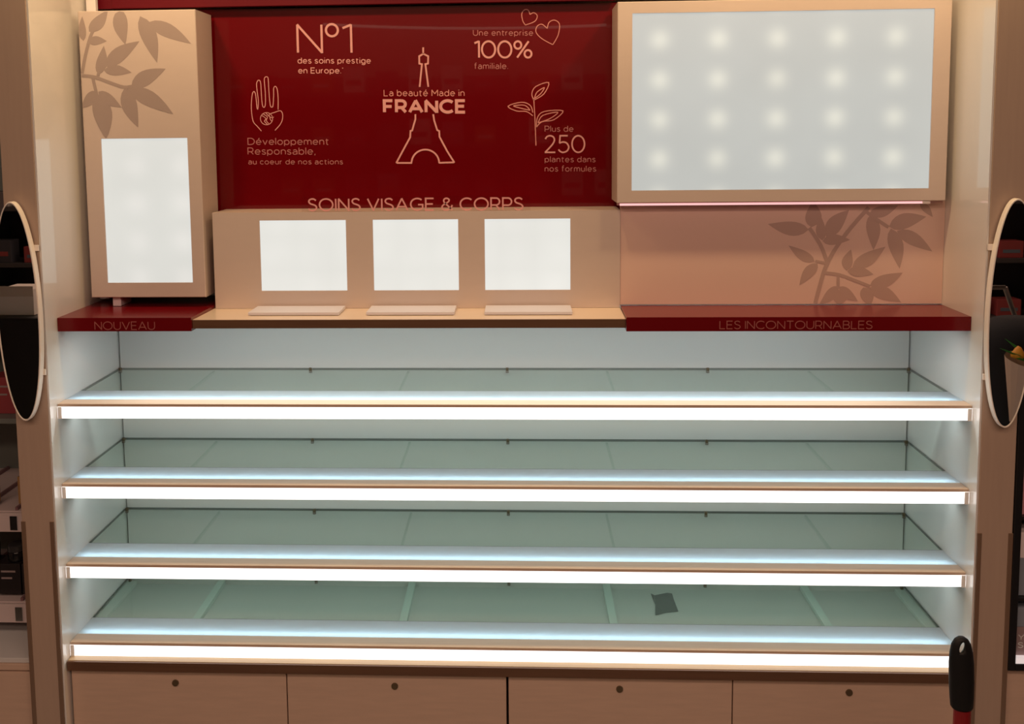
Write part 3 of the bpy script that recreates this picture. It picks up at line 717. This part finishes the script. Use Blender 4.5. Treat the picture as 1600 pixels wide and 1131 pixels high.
for k in range(4):
    x = -1.146-k*.07; z = .8322
    bt = thing('perfume_bottle', (x, .14, z), 'amber bottle with silver cap on the upper left tray, %s' % ('nearest the left pilaster', 'second from the pilaster', 'third from the pilaster', 'fourth from the pilaster')[k], 'bottle', 'amber bottles on the upper left tray')
    obj('flask', B(x-.009, x+.009, .131, .149, z, z+.066, bev=.002), mat('amber_glass', (.36, .21, .09), .2, coat=.5), bt)
    bm = bmesh.new(); cyl(bm, (x, .14, z+.0662), (x, .14, z+.083), .0065, n=16); obj('cap', bm, steel, bt, label='silver cap')
for k, (z, mm) in enumerate(((1.03, (.30, .05, .06)), (1.24, (.45, .18, .06)), (1.47, (.12, .10, .10)))):
    sh = thing('side_bay_shelf', (-1.5, .25, z), 'grey shelf of the left neighbouring bay, %s' % ('lowest above the trays', 'middle one', 'top one')[k], 'shelf', 'left bay shelves')
    obj('board', B(-1.93, -1.0785, .12, .399, z, z+.012, bev=.001), bay_grey, sh)
    for j in range(6):
        x = -1.085-j*.075
        product_box(x-.066, x, .16, .22, z+.0124, z+.10, mat('carton_%d' % k, mm, .4), 'small carton on the %s left bay shelf, %s from pilaster' % (('lowest', 'middle', 'top')[k], ('first', 'second', 'third', 'fourth', 'fifth', 'sixth')[j]), 'cartons on the left bay shelves')

# ------------------------------------------------------------------ neighbouring bay on the right: black-framed lit cabinet
rcab = thing('black_framed_cabinet', (1.45, .1, .53), 'black-framed cabinet with pink lit tiers at the right edge', 'cabinet')
for nm_, a in (('frame_upright', (1.0785, 1.0935, -.004, .25, .530, 1.36)), ('frame_bottom', (1.0937, 1.9, -.004, .25, .530, .5445)), ('frame_top', (1.0937, 1.9, -.004, .25, 1.345, 1.36))):
    obj(nm_, B(*a, bev=.001), mat('black_frame', (.008, .008, .010), .4), rcab)
obj('back_board', B(1.0937, 1.9, .235, .2495, .545, 1.3445), mat('cab_back', (.35, .26, .28), .5), rcab)
obj('base_strip', B(1.095, 1.9, -.002, .234, .5447, .556, bev=.001), mat('lit_white_edge', (.8, .75, .75), .4, emit=(1, .9, .9), es=.5), rcab)
tiers = (.688, .868, 1.042, 1.21)
for i, z in enumerate(tiers):
    obj('tier', B(1.0937, 1.9, .0, .234, z-.004, z+.003, bev=.0008), MATS['black_frame'], rcab)
pal = [(.62, .48, .52), (.75, .62, .66), (.58, .28, .33), (.30, .22, .22), (.24, .28, .34), (.8, .72, .74)]
gm = [mat('pastel_%d' % i, c, .35) for i, c in enumerate(pal)]
zb = (.5562, .6912, .8712, 1.0452)
names = ('pink', 'pale pink', 'rose', 'brown', 'slate blue', 'off-white')
for i, z in enumerate(zb):
    hh = .115 if i == 0 else .15
    for j in range(8):
        x = 1.099+j*.078; k = ((3, 5, 1), (4, 0, 2), (2, 5, 0), (0, 2, 1))[i][j % 3]
        lab = '%s carton on the %s tier of the black-framed cabinet, %s from its left end' % (names[k], ('bottom', 'second', 'third', 'top')[i], ('first', 'second', 'third', 'fourth', 'fifth', 'sixth', 'seventh', 'eighth')[j])
        t = product_box(x, x+.07, .012, .07, z, z+hh*.55, gm[k], lab, 'pastel cartons in the black-framed cabinet', lines=1)
        obj('upper_sleeve', B(x+.001, x+.069, .014, .068, z+hh*.55+.0003, z+hh*.93, bev=.001), gm[(k+1) % 6], t)
        if i == 0 and j == 0:
            bm = bmesh.new(); write(bm, 'YEUX', (x+.006, z+.036), (x+.056, z+.036), .011, .002, .0118); write(bm, 'SOIN', (x+.006, z+.018), (x+.056, z+.018), .011, .002, .0118)
            obj('lettering', bm, wht, t)
rc2 = thing('side_bay_cabinet', (1.5, .2, 0), 'brown base cabinet under the black-framed cabinet at the lower right', 'cabinet')
obj('body', B(1.0785, 1.95, .012, .42, 0, .5295, bev=.001), door_m, rc2)

# ------------------------------------------------------------------ the aisle behind the viewer, as the mirrors and glossy panel show it
dk = mat('gondola_dark', (.05, .045, .045), .5)
for gi, (gx, lab) in enumerate(((-2.52, 'far left'), (-.84, 'near left'), (.84, 'near right'), (2.52, 'far right'))):
    gon = thing('aisle_gondola', (gx, -4.0, 0), 'dark shop shelving across the aisle behind the viewer, %s of four' % lab, 'shelving')
    obj('gondola_back', B(gx-.8, gx+.8, -4.19, -4.16, 0, 2.1), dk, gon)
    obj('plinth', B(gx-.8, gx+.8, -4.159, -3.75, 0, .2), dk, gon)
    for k in range(5):
        z = .55+k*.35
        obj('shelf_board', B(gx-.8, gx+.8, -4.159, -3.78, z, z+.025), dk, gon)
    for side in (-.815, .79):
        obj('side_frame', B(gx+side, gx+side+.0095, -4.19, -3.78, 0, 2.1), dk, gon)
ct = [mat('goods_%d' % i, c, .5) for i, c in enumerate(((.45, .15, .05), (.5, .45, .42), (.05, .05, .06), (.3, .05, .05), (.12, .16, .2)))]
first = {}
for gi, gx in enumerate((-2.52, -.84, .84, 2.52)):
    for k in range(5):
        z = (.55+k*.35)+.0255
        for j in range(7):
            x = gx-.68+j*.22; ci = random.randrange(5); hgt = (.12, .17, .14, .1, .15)[ci]
            if ci not in first:
                t = thing('display_carton', (x, -3.86, z), 'carton', 'box', 'cartons on the shelving across the aisle')
                obj('carton', B(x-.07, x+.07, -3.91, -3.81, z, z+hgt, bev=.003), ct[ci], t)
                obj('print_band', B(x-.05, x+.05, -3.8098, -3.809, z+hgt*.3, z+hgt*.5), ct[(ci+1) % 5], t)
                first[ci] = t
            else:
                t = copy_tree(first[ci]); t.location = (x, -3.86, z)
            t['label'] = '%s carton, %s on the %s board of the %s aisle shelving' % (('orange', 'pale grey', 'black', 'dark red', 'blue-grey')[ci], ('first', 'second', 'third', 'fourth', 'fifth', 'sixth', 'seventh')[j], ('lowest', 'second', 'third', 'fourth', 'top')[k], ('far left', 'near left', 'near right', 'far right')[gi])
lt = thing('arc_reflection_tube', (0, -3.2, 2.3), 'thin curved glowing tube added behind the viewer for the arc reflected in the red panel', 'reflection helper')  # glowing tube added out of view, only to reflect as an arc
bm = bmesh.new()
pp = [Vector((-1.15+i*.23, -3.2, 2.36-.04*(1-((i-5)/5)**2))) for i in range(11)]
for a, b in zip(pp, pp[1:]): cyl(bm, a, b, .008, n=8)
obj('tube', bm, mat('arc_glow', (.8, .7, .6), .4, emit=(1, .75, .6), es=2.0), lt)
bm = bmesh.new(); cyl(bm, pp[0], (pp[0].x, -3.2, 2.949), .002, n=6); cyl(bm, pp[-1], (pp[-1].x, -3.2, 2.949), .002, n=6); obj('wire', bm, steel, lt)

# stand-ins added beside the aisle for what the two oval mirrors show
bag = thing('dark_form_standin', (1.62, -1.12, 0), 'black bag-shaped stand-in beside the aisle, added for the dark form in the right mirror', 'stand-in')  # bag shape made up for an unidentified dark form in the reflection
bm = bmesh.new(); n = 28; rings = []
for z, k in ((.07, .86), (.1, .97), (.3, 1.0), (.7, 1.02), (.9, .97), (1.0, .86), (1.06, .62), (1.09, .3)):
    rings.append([bm.verts.new((1.62+.23*k*_c(2*pi*i/n)*(1+.03*_s(5*z+i)), -1.12+.15*k*_s(2*pi*i/n), z)) for i in range(n)])
for a, b in zip(rings, rings[1:]):
    for i in range(n): bm.faces.new((a[i], a[(i+1) % n], b[(i+1) % n], b[i]))
bm.faces.new(rings[0]); bm.faces.new(rings[-1])
obj('standin_body', bm, mat('black_cloth', (.010, .011, .016), .9, bump=.4), bag, smooth=True)
for x in (1.47, 1.77):
    bm = bmesh.new(); cyl(bm, (x-.012, -1.12, .055), (x+.012, -1.12, .055), .055, n=24); obj('wheel', bm, black, bag)
bm = bmesh.new()
hp = [(1.72, -1.29, .3), (1.72, -1.29, 1.0), (1.66, -1.29, 1.16), (1.60, -1.29, 1.16), (1.54, -1.29, 1.0), (1.54, -1.29, .3)]
for a, b in zip(hp, hp[1:]): cyl(bm, a, b, .008, n=10)
obj('pull_handle', bm, steel, bag)
bq = thing('bouquet', (1.56, -.93, .80), 'bunch of blue and yellow flowers in pale paper held against the black stand-in', 'flowers')
bm = bmesh.new(); cyl(bm, (1.54, -.945, .80), (1.56, -.91, 1.0), .02, .075, 18, cap=False); obj('paper_wrap', bm, mat('kraft_paper', (.55, .42, .34), .8), bq)
leafm = mat('stem_green', (.03, .22, .03), .5)
for i in range(16):
    a = random.uniform(0, 2*pi); rr_ = random.uniform(0, .06); c0 = Vector((1.56+rr_*_c(a), -.90+rr_*_s(a)*.6, 1.02+random.uniform(-.01, .03)))
    bm = bmesh.new(); bmesh.ops.create_icosphere(bm, subdivisions=2, radius=.019, matrix=Matrix.Translation(c0))
    for v in bm.verts: v.co += (v.co-c0)*.25*math.sin(9*math.atan2(v.co.z-c0.z, v.co.x-c0.x))
    obj('blossom', bm, mat('petal_%d' % (i % 3), ((.02, .06, .5), (.7, .3, .02), (.6, .6, .55))[i % 3], .6), bq, smooth=True)
for i in range(8):
    a = i*.8; bm = bmesh.new()
    p0 = Vector((1.56, -.90, .99)); p1 = p0+Vector((.10*_c(a), .06*_s(a), .03+.02*(i % 3))); q = (p1-p0).cross(Vector((0, 0, 1))).normalized()*.016
    vs = [bm.verts.new(v) for v in (p0, (p0+p1)/2+q+Vector((0, 0, .008)), p1, (p0+p1)/2-q+Vector((0, 0, .008)))]
    f = bm.faces.new(vs); r_ = bmesh.ops.extrude_face_region(bm, geom=[f])
    for v in r_['geom']:
        if isinstance(v, bmesh.types.BMVert): v.co.z -= .001
    obj('leaf', bm, leafm, bq)
st = thing('dark_mass_standin', (-1.75, -1.25, 0), 'black block beside the aisle, added for the dark mass in the left mirror', 'stand')  # block made up to darken the left mirror's reflection
obj('block_body', B(-2.0, -1.5, -1.4, -1.1, .06, 1.10, bev=.01), mat('standin_black', (.012, .012, .014), .5), st)
obj('plinth', B(-1.97, -1.53, -1.37, -1.13, 0, .0595), black, st)
wc = thing('white_carton', (-1.66, -1.2, 1.101), 'white open carton standing on the added black block', 'box')
obj('carton', B(-1.72, -1.60, -1.26, -1.14, 1.101, 1.19, bev=.002), mat('white_card', (.75, .68, .62), .6), wc)
obj('flap', B(-1.72, -1.60, -1.1395, -1.1380, 1.165, 1.20), mat('white_card_inner', (.6, .5, .42), .6), wc)
area('cabinet_tier_light', (1.5, .02, 1.335), .7, .03, 1.6, (1, .85, .92))
